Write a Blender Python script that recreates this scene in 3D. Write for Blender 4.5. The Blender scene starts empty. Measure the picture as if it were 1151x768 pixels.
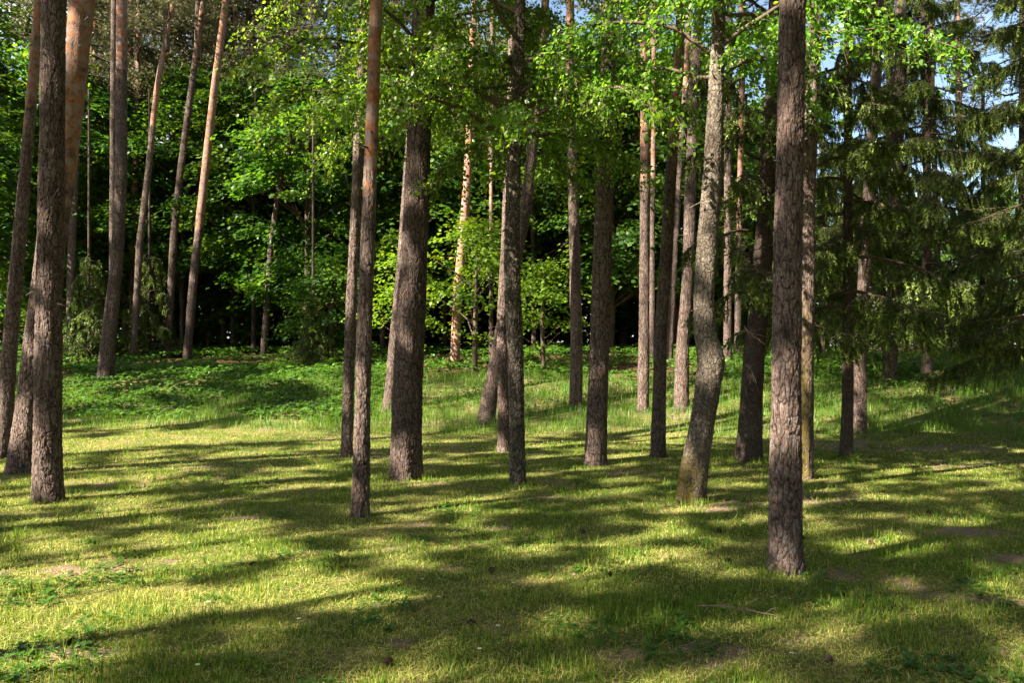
import bpy, math, random
import numpy as np
from mathutils import Vector

rng = np.random.default_rng(7)
random.seed(7)
scene = bpy.context.scene
C = scene.collection
R = math.radians

# ------------------------------------------------------------------ camera geometry
FPX, CX, CY = 895.0, 575.5, 384.0          # focal length and centre, in photograph pixels
EYE, PITCH = 1.6, math.atan(24 / 895.0)
cp, sp = math.cos(PITCH), math.sin(PITCH)


def ray(px, py):
    a, v = (px - CX) / FPX, -(py - CY) / FPX
    return np.array([a, cp - sp * v, sp + cp * v])


def at(px, py, Y):
    d = ray(px, py)
    return np.array([0, 0, EYE]) + d * (Y / d[1])


SUN_EL, SUN_DIR = R(40), np.array([-.84, -.54])

# ------------------------------------------------------------------ value noise
_tab = np.random.default_rng(3).random((256, 256))


def vnoise(x, y, s=1.0, off=0.0):
    x = np.asarray(x, float) * s + off + 1000.3
    y = np.asarray(y, float) * s + off * 1.7 + 1000.7
    xi, yi = np.floor(x).astype(int), np.floor(y).astype(int)
    fx, fy = x - xi, y - yi
    fx, fy = fx * fx * (3 - 2 * fx), fy * fy * (3 - 2 * fy)
    a, b = _tab[xi % 256, yi % 256], _tab[(xi + 1) % 256, yi % 256]
    c, d = _tab[xi % 256, (yi + 1) % 256], _tab[(xi + 1) % 256, (yi + 1) % 256]
    return (a * (1 - fx) + b * fx) * (1 - fy) + (c * (1 - fx) + d * fx) * fy


def fbm(x, y, s, off=0.0):
    return (vnoise(x, y, s, off) + .5 * vnoise(x, y, s * 2.1, off + 9) + .25 * vnoise(x, y, s * 4.3, off + 21)) / 1.75


# ------------------------------------------------------------------ the lie of the land
def edge_dist(x, y):
    """metres beyond the edge of the mown lawn"""
    x = np.asarray(x, float)
    return y - (17.5 - .17 * np.clip(x, -14, 14)) - .5 * (vnoise(x, y, .35, 4) - .5)


def gz(x, y):
    x = np.asarray(x, float)
    y = np.asarray(y, float)
    s = y - (17.5 - .17 * np.clip(x, -14, 14))
    h = np.interp(s, [-1, 0, 1.5, 5.5, 10.5, 20, 60, 400], [0, .03, .22, 1.1, 1.75, 2.3, 3.2, 4.5])
    return h + .07 * (fbm(x, y, .28, 2) - .5) + .025 * (fbm(x, y, 1.3, 5) - .5)


def hit(px, py):
    d = ray(px, py)
    Y = np.arange(2.5, 60, .02)
    z = EYE + d[2] / d[1] * Y
    g = gz(d[0] / d[1] * Y, Y)
    k = np.argmax(z <= g)
    return float(Y[k]) if z[k] <= g[k] else 40.0


# ------------------------------------------------------------------ bare ground under the spruce, worn patches, mole hill
_bare = []
for px, py, rx, ry, w in [(1085, 601, .36, .2, 1.0), (1148, 633, .26, .16, 1.0), (1010, 505, 2.6, .7, .75), (940, 500, 1.6, .6, .7),
                          (1120, 520, 1.8, .5, .6), (100, 641, .45, .2, .9), (185, 632, .3, .12, .9), (700, 532, .9, .5, .55), (820, 560, .8, .5, .6),
                          (60, 735, .35, .12, .7), (285, 583, .5, .15, .8), (800, 735, .5, .2, .7), (740, 745, .5, .2, .7),
                          (455, 725, .18, .08, .8), (265, 562, .6, .2, .7), (620, 560, .5, .15, .6), (770, 540, .6, .4, .5), (880, 720, .4, .2, .5)]:
    Y = hit(px, py)
    p = at(px, py, Y)
    _bare.append((p[0], p[1], rx, ry, w))


def bare(x, y):
    b = np.zeros_like(np.asarray(x, float))
    for bx, by, rx, ry, w in _bare:
        b = np.maximum(b, w * np.exp(-((x - bx) / rx) ** 2 - ((y - by) / ry) ** 2))
    n = fbm(x, y, 1.1, 31)
    b = b + np.clip((n - .62) * 3.2, 0, .55)
    return np.clip(b * np.clip(.1 + 2.6 * (fbm(x, y, 5.5, 40) - .22), .05, 1.3), 0, 1)


# ------------------------------------------------------------------ mesh builder
class MB:
    def __init__(s):
        s.v, s.f, s.n, s.m, s.r = [], [], [], [], []   # verts, flat loops per block, face sizes, material index, random
        s.c = 0

    def add(s, verts, faces, mat=0, rnd=None):
        verts = np.asarray(verts, np.float32).reshape(-1, 3)
        faces = np.asarray(faces, np.int64)
        s.v.append(verts)
        s.f.append((faces + s.c).ravel())
        k = len(faces)
        s.n.append(np.full(k, faces.shape[1], np.int32))
        s.m.append(np.full(k, mat, np.int32))
        s.r.append(np.full(k, .5, np.float32) if rnd is None else np.asarray(rnd, np.float32))
        s.c += len(verts)

    def leaves(s, tv, tf, pos, axis, nrm, length, width, mat=0, rnd=None):
        """copies of a template: axis is the leaf direction, nrm the side it faces"""
        pos, axis, nrm = (np.asarray(q, float) for q in (pos, axis, nrm))
        n = len(pos)
        axis = axis / np.maximum(np.linalg.norm(axis, axis=1, keepdims=True), 1e-6)
        yv = np.cross(nrm, axis)
        yv /= np.maximum(np.linalg.norm(yv, axis=1, keepdims=True), 1e-6)
        zv = np.cross(axis, yv)
        L = np.broadcast_to(np.asarray(length, float), (n,))[:, None, None]
        W = np.broadcast_to(np.asarray(width, float), (n,))[:, None, None]
        tv = np.asarray(tv, float)
        V = pos[:, None] + tv[None, :, :1] * L * axis[:, None] + tv[None, :, 1:2] * W * yv[:, None] + tv[None, :, 2:] * W * zv[:, None]
        k = len(tv)
        F = (np.asarray(tf)[None] + (np.arange(n) * k)[:, None, None]).reshape(-1, len(tf[0]))
        r = np.full(n, .5) if rnd is None else rnd
        s.add(V.reshape(-1, 3), F, mat, np.repeat(r, len(tf)))

    def tube(s, pts, rad, seg=5, mat=1):
        pts = np.asarray(pts, float)
        rad = np.asarray(rad, float)
        t = np.gradient(pts, axis=0)
        t /= np.maximum(np.linalg.norm(t, axis=1, keepdims=True), 1e-6)
        up = np.where(np.abs(t[:, 2:]) > .9, np.array([[1., 0, 0]]), np.array([[0., 0, 1]]))
        a = np.cross(t, up)
        a /= np.linalg.norm(a, axis=1, keepdims=True)
        b = np.cross(t, a)
        th = np.linspace(0, 2 * math.pi, seg, endpoint=False)
        V = pts[:, None] + rad[:, None, None] * (np.cos(th)[None, :, None] * a[:, None] + np.sin(th)[None, :, None] * b[:, None])
        i = np.arange(len(pts) - 1)[:, None] * seg
        j = np.arange(seg)[None]
        j2 = (j + 1) % seg
        F = np.stack([i + j, i + j2, i + seg + j2, i + seg + j], -1).reshape(-1, 4)
        s.add(V.reshape(-1, 3), F, mat)

    def mesh(s, name, mats, smooth=False):
        me = bpy.data.meshes.new(name)
        v = np.concatenate(s.v)
        f = np.concatenate(s.f).astype(np.int32)
        n = np.concatenate(s.n)
        me.vertices.add(len(v))
        me.vertices.foreach_set('co', v.ravel())
        me.loops.add(len(f))
        me.loops.foreach_set('vertex_index', f)
        me.polygons.add(len(n))
        st = np.zeros(len(n), np.int32)
        st[1:] = np.cumsum(n)[:-1]
        me.polygons.foreach_set('loop_start', st)
        me.polygons.foreach_set('material_index', np.concatenate(s.m))
        at_ = me.attributes.new('rnd', 'FLOAT', 'FACE')
        at_.data.foreach_set('value', np.concatenate(s.r).astype(np.float32))
        me.update(calc_edges=True)
        for m in mats:
            me.materials.append(m)
        if smooth:
            me.shade_smooth()
        return me


def link(name, me, parent=None, loc=None, rz=0, scale=None):
    o = bpy.data.objects.new(name, me)
    C.objects.link(o)
    if parent is not None:
        o.parent = parent
    if loc is not None:
        o.location = loc
    o.rotation_euler.z = rz
    if scale is not None:
        o.scale = scale
    return o


def tag(o, label=None, cat=None, group=None, kind=None):
    for k, v in (('label', label), ('category', cat), ('group', group), ('kind', kind)):
        if v:
            o[k] = v
    return o


# ------------------------------------------------------------------ materials
class NT:
    def __init__(s, name):
        s.mat = bpy.data.materials.new(name)
        s.mat.use_nodes = True
        s.t = s.mat.node_tree
        s.t.nodes.clear()
        s.out = s.n('OutputMaterial')

    def n(s, typ, **kw):
        x = s.t.nodes.new('ShaderNode' + typ)
        for k, v in kw.items():
            setattr(x, k, v)
        return x

    def l(s, a, b):
        s.t.links.new(a, b)

    def put(s, sock, v):
        if isinstance(v, bpy.types.NodeSocket):
            s.l(v, sock)
        elif v is not None:
            sock.default_value = tuple(v) + (1,) if isinstance(v, (tuple, list)) and len(v) == 3 and len(sock.default_value) == 4 else v

    def math(s, op, a, b=None, clamp=False):
        x = s.n('Math', operation=op, use_clamp=clamp)
        s.put(x.inputs[0], a)
        if b is not None:
            s.put(x.inputs[1], b)
        return x.outputs[0]

    def mix(s, f, a, b, mode='MIX'):
        x = s.n('Mix', data_type='RGBA', blend_type=mode)
        s.put(x.inputs['Factor'], f)
        s.put(x.inputs[6], a)
        s.put(x.inputs[7], b)
        return x.outputs[2]

    def ramp(s, v, lo, hi, a=0., b=1.):
        x = s.n('MapRange', interpolation_type='SMOOTHSTEP')
        s.put(x.inputs[0], v)
        for i, q in enumerate((lo, hi, a, b)):
            s.put(x.inputs[i + 1], q)
        return x.outputs[0]

    def noise(s, vec, scale, detail=3, rough=.55):
        x = s.n('TexNoise')
        if vec is not None:
            s.l(vec, x.inputs['Vector'])
        x.inputs['Scale'].default_value = scale
        x.inputs['Detail'].default_value = detail
        x.inputs['Roughness'].default_value = rough
        return x.outputs[0]

    def vor(s, vec, scale, feature='F1'):
        x = s.n('TexVoronoi', feature=feature)
        s.l(vec, x.inputs['Vector'])
        x.inputs['Scale'].default_value = scale
        return x

    def vmap(s, vec, scale):
        x = s.n('Mapping')
        s.l(vec, x.inputs[0])
        x.inputs['Scale'].default_value = scale
        return x.outputs[0]

    def attr(s, name, typ='GEOMETRY'):
        return s.n('Attribute', attribute_name=name, attribute_type=typ).outputs['Fac']


def bark(name, ridge, furrow, ridge2, orange, plate=21., zs=.3, depth=.02, wide=.22, light=(.3, .28, .25), lichen=.25):
    m = NT(name)
    oi = m.n('ObjectInfo')
    co = m.n('TexCoord').outputs['Object']
    sh = m.n('VectorMath', operation='SCALE')
    sh.inputs[0].default_value = (17.3, 9.1, 23.7)
    m.l(oi.outputs['Random'], sh.inputs['Scale'])
    ad = m.n('VectorMath', operation='ADD')
    m.l(co, ad.inputs[0])
    m.l(sh.outputs[0], ad.inputs[1])
    v0 = m.vmap(ad.outputs[0], (1, 1, zs))
    wn = m.n('TexNoise')
    m.l(v0, wn.inputs['Vector'])
    wn.inputs['Scale'].default_value = 9
    wn.inputs['Detail'].default_value = 4
    ws = m.n('VectorMath', operation='MULTIPLY_ADD')
    m.l(wn.outputs['Color'], ws.inputs[0])
    ws.inputs[1].default_value = (.1, .1, .1)
    m.l(v0, ws.inputs[2])
    v = ws.outputs[0]
    e = m.vor(v, plate, 'DISTANCE_TO_EDGE').outputs['Distance']
    wob = m.noise(ad.outputs[0], 30, 4, .7)
    e = m.math('ADD', e, m.math('MULTIPLY', m.math('SUBTRACT', wob, .42), wide * 1.3))
    pl = m.ramp(e, .0, wide)
    e2 = m.vor(v, plate * 2.1, 'DISTANCE_TO_EDGE').outputs['Distance']
    pl2 = m.ramp(m.math('ADD', e2, m.math('MULTIPLY', m.math('SUBTRACT', wob, .5), .25)), .0, .22)
    rid = m.noise(m.vmap(ad.outputs[0], (1, 1, zs * .5)), plate * .8, 5, .65)
    fine = m.noise(ad.outputs[0], 45, 5, .65)
    big = m.noise(ad.outputs[0], 2.2, 3)
    flake = m.vor(m.vmap(ad.outputs[0], (1, 1, .6)), 26)
    fl = flake.outputs['Color']
    cellv = m.n('SeparateColor')
    m.l(fl, cellv.inputs[0])
    org = m.attr('orange')
    org = m.ramp(m.math('ADD', org, m.math('MULTIPLY', m.math('SUBTRACT', m.noise(ad.outputs[0], 5, 4), .5), 1.3)), .35, .65)
    hgt = m.math('ADD', m.math('MULTIPLY', pl, .42), m.math('ADD', m.math('MULTIPLY', pl2, .22), m.math('ADD', m.math('MULTIPLY', fine, .3), m.math('MULTIPLY', m.ramp(rid, .3, .7), .3))))
    ho = m.math('ADD', m.math('MULTIPLY', cellv.outputs[0], .22), m.math('ADD', m.math('MULTIPLY', fine, .18), .5))
    hh = m.n('Mix', data_type='FLOAT')
    m.l(org, hh.inputs[0])
    m.l(hgt, hh.inputs[2])
    m.l(ho, hh.inputs[3])
    h = hh.outputs[0]
    col = m.mix(m.ramp(fine, .3, .7), ridge, ridge2)
    col = m.mix(m.math('MULTIPLY', m.ramp(m.noise(ad.outputs[0], 13, 5, .7), .5, .72), lichen * 2), col, light)
    col = m.mix(m.math('MULTIPLY', m.math('SUBTRACT', 1, pl2), .35), col, furrow)
    col = m.mix(m.ramp(e, -.01, wide * .75, .9, 0), col, furrow)
    col = m.mix(m.ramp(rid, .3, .48, .65, 0), col, furrow)
    col = m.mix(m.math('MULTIPLY', m.ramp(big, .35, .7), .75), col, m.mix(1, col, (.62, .58, .56), 'MULTIPLY'))
    oc = m.mix(m.ramp(cellv.outputs[0], .25, .8), orange, (orange[0] * .62, orange[1] * .62, orange[2] * .72))
    oc = m.mix(m.ramp(m.noise(ad.outputs[0], 9, 6, .75), .42, .58), oc, (.2, .155, .14))
    oc = m.mix(m.ramp(fine, .52, .78, 0, .5), oc, (.09, .045, .025))
    col = m.mix(org, col, oc)
    ms = m.attr('moss')
    ms = m.math('MULTIPLY', ms, m.ramp(m.noise(ad.outputs[0], 16, 5, .7), .4, .56))
    col = m.mix(ms, col, m.mix(fine, (.06, .05, .008), (.13, .1, .015)))
    hs = m.n('HueSaturation')
    m.l(col, hs.inputs['Color'])
    m.l(m.math('ADD', m.math('MULTIPLY', oi.outputs['Random'], .4), .8), hs.inputs['Value'])
    b = m.n('BsdfPrincipled')
    m.l(hs.outputs[0], b.inputs['Base Color'])
    b.inputs['Roughness'].default_value = .9
    b.inputs['Specular IOR Level'].default_value = .15
    m.l(b.outputs[0], m.out.inputs[0])
    dp = m.n('Displacement')
    m.l(h, dp.inputs['Height'])
    dp.inputs['Midlevel'].default_value = .75
    m.l(m.math('MULTIPLY', m.attr('amp'), depth), dp.inputs['Scale'])
    m.l(dp.outputs[0], m.out.inputs['Displacement'])
    m.mat.displacement_method = 'BOTH'
    return m.mat


M = {}
M['pine_bark'] = bark('pine bark', (.205, .15, .128), (.012, .0085, .0075), (.085, .06, .05), (.27, .108, .045), light=(.27, .235, .235), lichen=.35)
M['birch_bark'] = bark('old birch bark', (.15, .125, .1), (.014, .011, .009), (.075, .06, .047), (.33, .3, .25), plate=20, zs=.45, depth=.026, wide=.24, light=(.34, .32, .27), lichen=.4)
M['smooth_birch_bark'] = bark('grey birch bark', (.175, .145, .115), (.018, .014, .011), (.095, .077, .06), (.35, .31, .25), plate=24, zs=.55, depth=.018, wide=.2, light=(.34, .31, .25), lichen=.35)
M['spruce_bark'] = bark('spruce bark', (.11, .08, .068), (.016, .012, .01), (.065, .047, .04), (.25, .13, .08), plate=38, zs=.7, depth=.008, wide=.2, light=(.22, .2, .18), lichen=.3)


def leafmat(name, c1, c2, c3, trans=.45, tint=(1.5, 1.55, .7), rough=.45, spec=.35, hue=.03):
    m = NT(name)
    r = m.attr('rnd')
    oi = m.n('ObjectInfo').outputs['Random']
    col = m.mix(m.ramp(r, 0, .55), c1, c2)
    col = m.mix(m.ramp(r, .6, 1), col, c3)
    hs = m.n('HueSaturation')
    m.l(col, hs.inputs['Color'])
    m.l(m.math('ADD', m.math('MULTIPLY', oi, hue), .5 - hue / 2), hs.inputs['Hue'])
    m.l(m.math('ADD', m.math('MULTIPLY', oi, .3), .85), hs.inputs['Value'])
    b = m.n('BsdfPrincipled')
    m.l(hs.outputs[0], b.inputs['Base Color'])
    b.inputs['Roughness'].default_value = rough
    b.inputs['Specular IOR Level'].default_value = spec
    t = m.n('BsdfTranslucent')
    m.l(m.mix(1, hs.outputs[0], tint, 'MULTIPLY'), t.inputs[0])
    x = m.n('MixShader')
    x.inputs[0].default_value = trans
    m.l(b.outputs[0], x.inputs[1])
    m.l(t.outputs[0], x.inputs[2])
    m.l(x.outputs[0], m.out.inputs[0])
    return m.mat


M['maple_leaf'] = leafmat('maple leaves', (.022, .066, .011), (.046, .112, .014), (.115, .19, .017), tint=(2.2, 1.9, .6))
M['lime_leaf'] = leafmat('bright leaves', (.07, .15, .015), (.12, .22, .018), (.2, .27, .025), trans=.5, tint=(1.7, 1.5, .6))
M['birch_leaf'] = leafmat('birch leaves', (.055, .125, .015), (.1, .2, .02), (.18, .265, .03), trans=.56, tint=(2.0, 1.85, .6), spec=.5, rough=.4)
M['shade_leaf'] = leafmat('shade crown leaves', (.035, .07, .012), (.05, .1, .015), (.08, .12, .02), trans=.15, tint=(1.2, 1.3, .7))  # darker and less translucent, so the added unseen crowns cast deeper shade
M['pine_needle'] = leafmat('pine needles', (.06, .075, .03), (.1, .11, .045), (.19, .165, .09), trans=.25, tint=(1.3, 1.2, .8))
M['spruce_needle'] = leafmat('spruce needles', (.038, .062, .014), (.085, .12, .023), (.21, .31, .045), trans=.25, tint=(1.3, 1.4, .7), hue=.02)
M['grass'] = leafmat('lawn grass', (.055, .125, .012), (.165, .235, .024), (.5, .46, .15), trans=.35, tint=(1.5, 1.4, .7), spec=.25, rough=.5, hue=0)
M['tall_grass'] = leafmat('tall grass', (.05, .13, .014), (.1, .2, .018), (.2, .28, .03), trans=.4, tint=(1.5, 1.5, .7), hue=0)
M['herb_leaf'] = leafmat('ground cover leaves', (.04, .115, .014), (.07, .16, .018), (.12, .22, .03), trans=.4, tint=(1.5, 1.5, .7), hue=0)


def plain(name, col, rough=.8, var=.3, scale=30):
    m = NT(name)
    co = m.n('TexCoord').outputs['Object']
    n = m.noise(co, scale, 4)
    b = m.n('BsdfPrincipled')
    m.l(m.mix(m.ramp(n, .3, .7), tuple(c * (1 - var) for c in col), tuple(c * (1 + var) for c in col)), b.inputs['Base Color'])
    b.inputs['Roughness'].default_value = rough
    b.inputs['Specular IOR Level'].default_value = .2
    m.l(b.outputs[0], m.out.inputs[0])
    return m.mat


M['twig'] = plain('twig bark', (.085, .06, .045))
M['dead_twig'] = plain('dry twig', (.2, .15, .11))
M['petal'] = plain('white petals', (.75, .75, .72), var=.05)
M['yolk'] = plain('yellow flower heart', (.7, .45, .03), var=.1)
M['cone'] = plain('pine cone scales', (.07, .045, .03))
M['litter'] = plain('brown leaf', (.16, .09, .045))


def ground_mat():
    m = NT('lawn soil and litter')
    co = m.n('TexCoord').outputs['Object']
    br, fo = m.attr('bare'), m.attr('forest')
    n1, n2, n3 = m.noise(co, 1.3, 5), m.noise(co, 14, 5, .65), m.noise(co, 70, 5, .7)
    green = m.mix(m.ramp(n2, .3, .7), (.05, .075, .014), (.1, .11, .028))
    dry = m.mix(m.ramp(n3, .3, .7), (.13, .1, .045), (.25, .2, .09))
    lawn = m.mix(m.ramp(m.math('ADD', m.math('MULTIPLY', n1, .6), m.math('MULTIPLY', n2, .4)), .42, .62), green, dry)
    soil = m.mix(m.ramp(n3, .3, .7), (.09, .06, .042), (.28, .2, .15))
    col = m.mix(m.ramp(br, .3, .6), lawn, soil)
    lit = m.mix(m.ramp(n3, .3, .7), (.035, .022, .013), (.15, .085, .045))
    lit = m.mix(m.ramp(n2, .52, .66), lit, (.05, .075, .012))
    col = m.mix(fo, col, lit)
    b = m.n('BsdfPrincipled')
    m.l(col, b.inputs['Base Color'])
    b.inputs['Roughness'].default_value = .95
    b.inputs['Specular IOR Level'].default_value = .1
    m.l(b.outputs[0], m.out.inputs[0])
    bp = m.n('Bump')
    bp.inputs['Strength'].default_value = .7
    bp.inputs['Distance'].default_value = .03
    m.l(m.math('ADD', n3, n2), bp.inputs['Height'])
    m.l(bp.outputs[0], b.inputs['Normal'])
    return m.mat


M['ground'] = ground_mat()

# ------------------------------------------------------------------ ground
xs = np.unique(np.concatenate([np.linspace(-400, -30, 30), np.arange(-30, -14, .5), np.arange(-14, 14, .1), np.arange(14, 30, .5), np.linspace(30, 400, 30)]))
ys = np.unique(np.concatenate([np.linspace(-200, -20, 14), np.arange(-20, 2, 1.), np.arange(2, 22, .1), np.arange(22, 50, .35), np.linspace(50, 600, 30)]))
gx, gy = np.meshgrid(xs, ys)
zz = gz(gx, gy)
br = bare(gx, gy)
zz = zz + .05 * sum(np.exp(-((gx - b[0]) / b[2]) ** 2 - ((gy - b[1]) / b[3]) ** 2) for b in _bare[:2])
g = MB()
ny, nx = gx.shape
i, j = np.meshgrid(np.arange(ny - 1), np.arange(nx - 1), indexing='ij')
q = (i * nx + j).ravel()
g.add(np.stack([gx, gy, zz], -1), np.stack([q, q + 1, q + nx + 1, q + nx], 1))
gme = g.mesh('ground', [M['ground']], True)
a = gme.attributes.new('bare', 'FLOAT', 'POINT')
a.data.foreach_set('value', br.ravel().astype(np.float32))
a = gme.attributes.new('forest', 'FLOAT', 'POINT')
fo = np.clip((edge_dist(gx, gy) - 5.5 - 2 * (fbm(gx, gy, .5, 3) - .5) - 9 * (gx > 7)) / 2, 0, 1)
a.data.foreach_set('value', fo.ravel().astype(np.float32))
tag(link('ground', gme), kind='structure')

# ------------------------------------------------------------------ grass and low plants (nobody could count them)
BLADE = [(0, -.5, 0), (0, .5, 0), (.55, -.38, .5), (.55, .38, .5), (1, 0, 2.2)]
BLADE_F3 = [(0, 1, 3), (0, 3, 2), (2, 3, 4)]


def in_view(n, y0, y1, p=1.0, wide=.72, extra=1.2):
    """points spread over the wedge of ground before the camera, denser near it"""
    u = rng.random(n)
    y = y0 * (y1 / y0) ** (u ** p)
    x = (rng.random(n) * 2 - 1) * (wide * y + extra)
    return x, y


def blades(mb, x, y, h, w, lean=.45, rnd=None, zoff=0):
    n = len(x)
    a = rng.random(n) * 2 * math.pi
    l = rng.random(n) * lean * 2
    ax = np.stack([np.cos(a) * l, np.sin(a) * l, np.ones(n)], 1)
    b = a + rng.normal(0, .6, n)
    nr = np.stack([-np.cos(b), -np.sin(b), l + .01], 1)
    pos = np.stack([x, y, gz(x, y) + zoff], 1)
    mb.leaves(BLADE, BLADE_F3, pos, ax, nr, h, w, 0, rnd)


mb = MB()
x, y = in_view(700000, 2.6, 20.5, .93)
keep = (edge_dist(x, y) < .5) & (rng.random(len(x)) > bare(x, y) * 1.35)
x, y = x[keep], y[keep]
patch = fbm(x, y, .9, 12)
tuft = fbm(x, y, 5, 17)
h = (.012 + .042 * np.clip(tuft * 1.7 - .42, 0, 1) ** 1.6) * (.6 + .8 * rng.random(len(x))) * (1.2 - .5 * np.clip((patch - .45) * 4, 0, 1))
dryp = np.clip((patch - .3) * 2.6, .12, 1)
r = np.where(rng.random(len(x)) < dryp * .36, .75 + .25 * rng.random(len(x)), rng.random(len(x)) * .62)
blades(mb, x, y, h, .0021 + .00032 * y, .55, r)
# flat dry straw lying between the blades
x, y = in_view(90000, 2.6, 19, .95)
keep = (edge_dist(x, y) < .3)
x, y = x[keep], y[keep]
n = len(x)
a = rng.random(n) * 6.283
mb.leaves(BLADE, BLADE_F3, np.stack([x, y, gz(x, y) + .008 + .01 * rng.random(n)], 1), np.stack([np.cos(a), np.sin(a), rng.normal(.08, .12, n)], 1),
          np.tile([[0, 0, 1.]], (n, 1)), .03 + .05 * rng.random(n), .002 + .0003 * y, 0, .68 + .3 * rng.random(n))
# taller weeds standing out of the lawn
x, y = in_view(7000, 2.8, 18, 1)
keep = fbm(x, y, 2.2, 50) > .56
x, y = x[keep], y[keep]
x = np.repeat(x, 6) + rng.normal(0, .025, len(x) * 6)
y = np.repeat(y, 6) + rng.normal(0, .025, len(y) * 6)
blades(mb, x, y, .05 + .07 * rng.random(len(x)), .005 + .0003 * y, .5, rng.random(len(x)) * .5)
lawn_me = mb.mesh('lawn_grass', [M['grass']])
tag(link('lawn_grass', lawn_me), 'short mown grass of the lawn, green with dry straw-coloured patches', 'grass', kind='stuff')

mb = MB()
x = rng.random(210000) * 40 - 22
y = 14 + rng.random(210000) * 16
s = edge_dist(x, y)
top = np.where(x > 6, 13, np.where(x < -9, 4, 6.5)) + 2 * (fbm(x, y, .5, 3) - .5)
keep = (s > -.15) & (s < top) & (np.abs(x) < .75 * y + 1.5) & (rng.random(len(x)) < np.clip(1.2 - .0 * s, 0, 1)) & (fbm(x, y, 1.2, 77) + .25 * rng.random(len(x)) > .45)
x, y, s = x[keep], y[keep], s[keep]
h = (.12 + .24 * fbm(x, y, .8, 61)) * (.5 + .8 * rng.random(len(x))) * np.clip(.6 + s * .9, .3, 1)
blades(mb, x, y, h, .007 + .006 * rng.random(len(x)), .4, np.clip(rng.normal(.4, .2, len(x)) + .5 * (fbm(x, y, .6, 33) - .5), 0, 1))
tag(link('meadow_grass', mb.mesh('meadow_grass', [M['tall_grass']])), 'long uncut grass on the bank between the lawn and the forest', 'grass', kind='stuff')

LEAF4 = [(0, 0, 0), (.45, .5, .12), (1, 0, -.15), (.45, -.5, .12)]
LEAF4_F = [(0, 2, 1), (0, 3, 2)]
LEAF6 = [(0, 0, 0), (.22, .42, .1), (.55, .4, .06), (1, 0, -.2), (.55, -.4, .06), (.22, -.42, .1)]
LEAF6_F = [(0, 3, 2, 1), (0, 5, 4, 3)]
MAPLE = [(0, 0, 0), (.1, .55, .05), (.42, .3, .08), (.62, .5, 0), (1, 0, -.15), (.62, -.5, 0), (.42, -.3, .08), (.1, -.55, .05)]
MAPLE_F = [(0, 2, 1), (0, 4, 2), (2, 4, 3), (0, 7, 6), (0, 6, 4), (6, 5, 4)]


def herbs(n, x0, x1, s0, s1, hmax, size, thr, name, label, mat):
    mb = MB()
    x = x0 + rng.random(n) * (x1 - x0)
    y = 14 + rng.random(n) * 26
    s = edge_dist(x, y)
    keep = (s > s0) & (s < s1) & (fbm(x, y, .7, 88) > thr)
    x, y = x[keep], y[keep]
    k = len(x)
    hh = hmax * (.35 + .65 * fbm(x, y, 1.6, 71)) * (.5 + .5 * rng.random(k))
    # each plant: a ring of flat leaves at its top
    m = 4
    X, Y, H = np.repeat(x, m), np.repeat(y, m), np.repeat(hh, m)
    a = rng.random(k * m) * 6.283
    ax = np.stack([np.cos(a), np.sin(a), rng.normal(-.15, .25, k * m)], 1)
    nr = np.stack([rng.normal(0, .35, k * m), rng.normal(-.15, .35, k * m), np.ones(k * m)], 1)
    sz = size * (.6 + .7 * rng.random(k * m))
    mb.leaves(MAPLE, MAPLE_F, np.stack([X, Y, gz(X, Y) + H], 1), ax, nr, sz, sz * .9, 0, np.repeat(np.clip(fbm(x, y, .9, 15) + rng.normal(0, .2, k), 0, 1), m))
    tag(link(name, mb.mesh(name, [mat])), label, 'undergrowth', kind='stuff')


def lawn_weeds():
    mb = MB()
    x, y = in_view(16000, 2.7, 18, 1)
    keep = (edge_dist(x, y) < 0) & (fbm(x, y, 1.7, 93) > .66)
    x, y = x[keep], y[keep]
    k, m = len(x), 5
    X, Y = np.repeat(x, m), np.repeat(y, m)
    a = rng.random(k * m) * 6.283
    ax = np.stack([np.cos(a), np.sin(a), rng.normal(.3, .25, k * m)], 1)
    sz = np.repeat(.02 + .035 * rng.random(k), m)
    mb.leaves(LEAF6, LEAF6_F, np.stack([X + np.cos(a) * .006, Y + np.sin(a) * .006, gz(X, Y) + .012 + .02 * rng.random(k * m)], 1), ax, np.tile([[0, 0, 1.]], (k * m, 1)), sz, sz * .55, 0,
              np.clip(rng.normal(.35, .2, k * m), 0, 1))
    tag(link('lawn_weeds', mb.mesh('lawn_weeds', [M['herb_leaf']])), 'small broad-leaved weeds and plantains growing in the lawn', 'weeds', kind='stuff')


lawn_weeds()
# brown needles and bits of bark lying about, thickest on the bare spots
mb = MB()
x, y = in_view(60000, 2.7, 19, .95)
keep = (edge_dist(x, y) < 1) & (rng.random(len(x)) < .12 + bare(x, y) * 1.1)
x, y = x[keep], y[keep]
k = len(x)
a = rng.random(k) * 6.283
mb.leaves(LEAF4, LEAF4_F, np.stack([x, y, gz(x, y) + .006 + .012 * rng.random(k)], 1), np.stack([np.cos(a), np.sin(a), rng.normal(.05, .15, k)], 1), np.stack([rng.normal(0, .3, k), rng.normal(0, .3, k), np.ones(k)], 1),
          .012 + .03 * rng.random(k) ** 2, .004 + .012 * rng.random(k) ** 2)
tag(link('needle_litter', mb.mesh('needle_litter', [M['litter']])), 'brown needles and bark crumbs strewn over the lawn and bare soil', 'litter', kind='stuff')
herbs(26000, -17, -3.5, .9, 7.5, .34, .085, .3, 'leafy_ground_cover', 'low leafy green plants carpeting the bank under the forest edge', M['herb_leaf'])
herbs(30000, -26, 12, 5.5, 17, .45, .1, .36, 'forest_undergrowth', 'sparse leafy plants on the brown forest floor', M['herb_leaf'])
herbs(9000, -4, 14, 2, 10, .35, .06, .5, 'bank_undergrowth', 'small leafy weeds scattered in the long grass of the bank', M['herb_leaf'])

# ------------------------------------------------------------------ trunks


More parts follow.
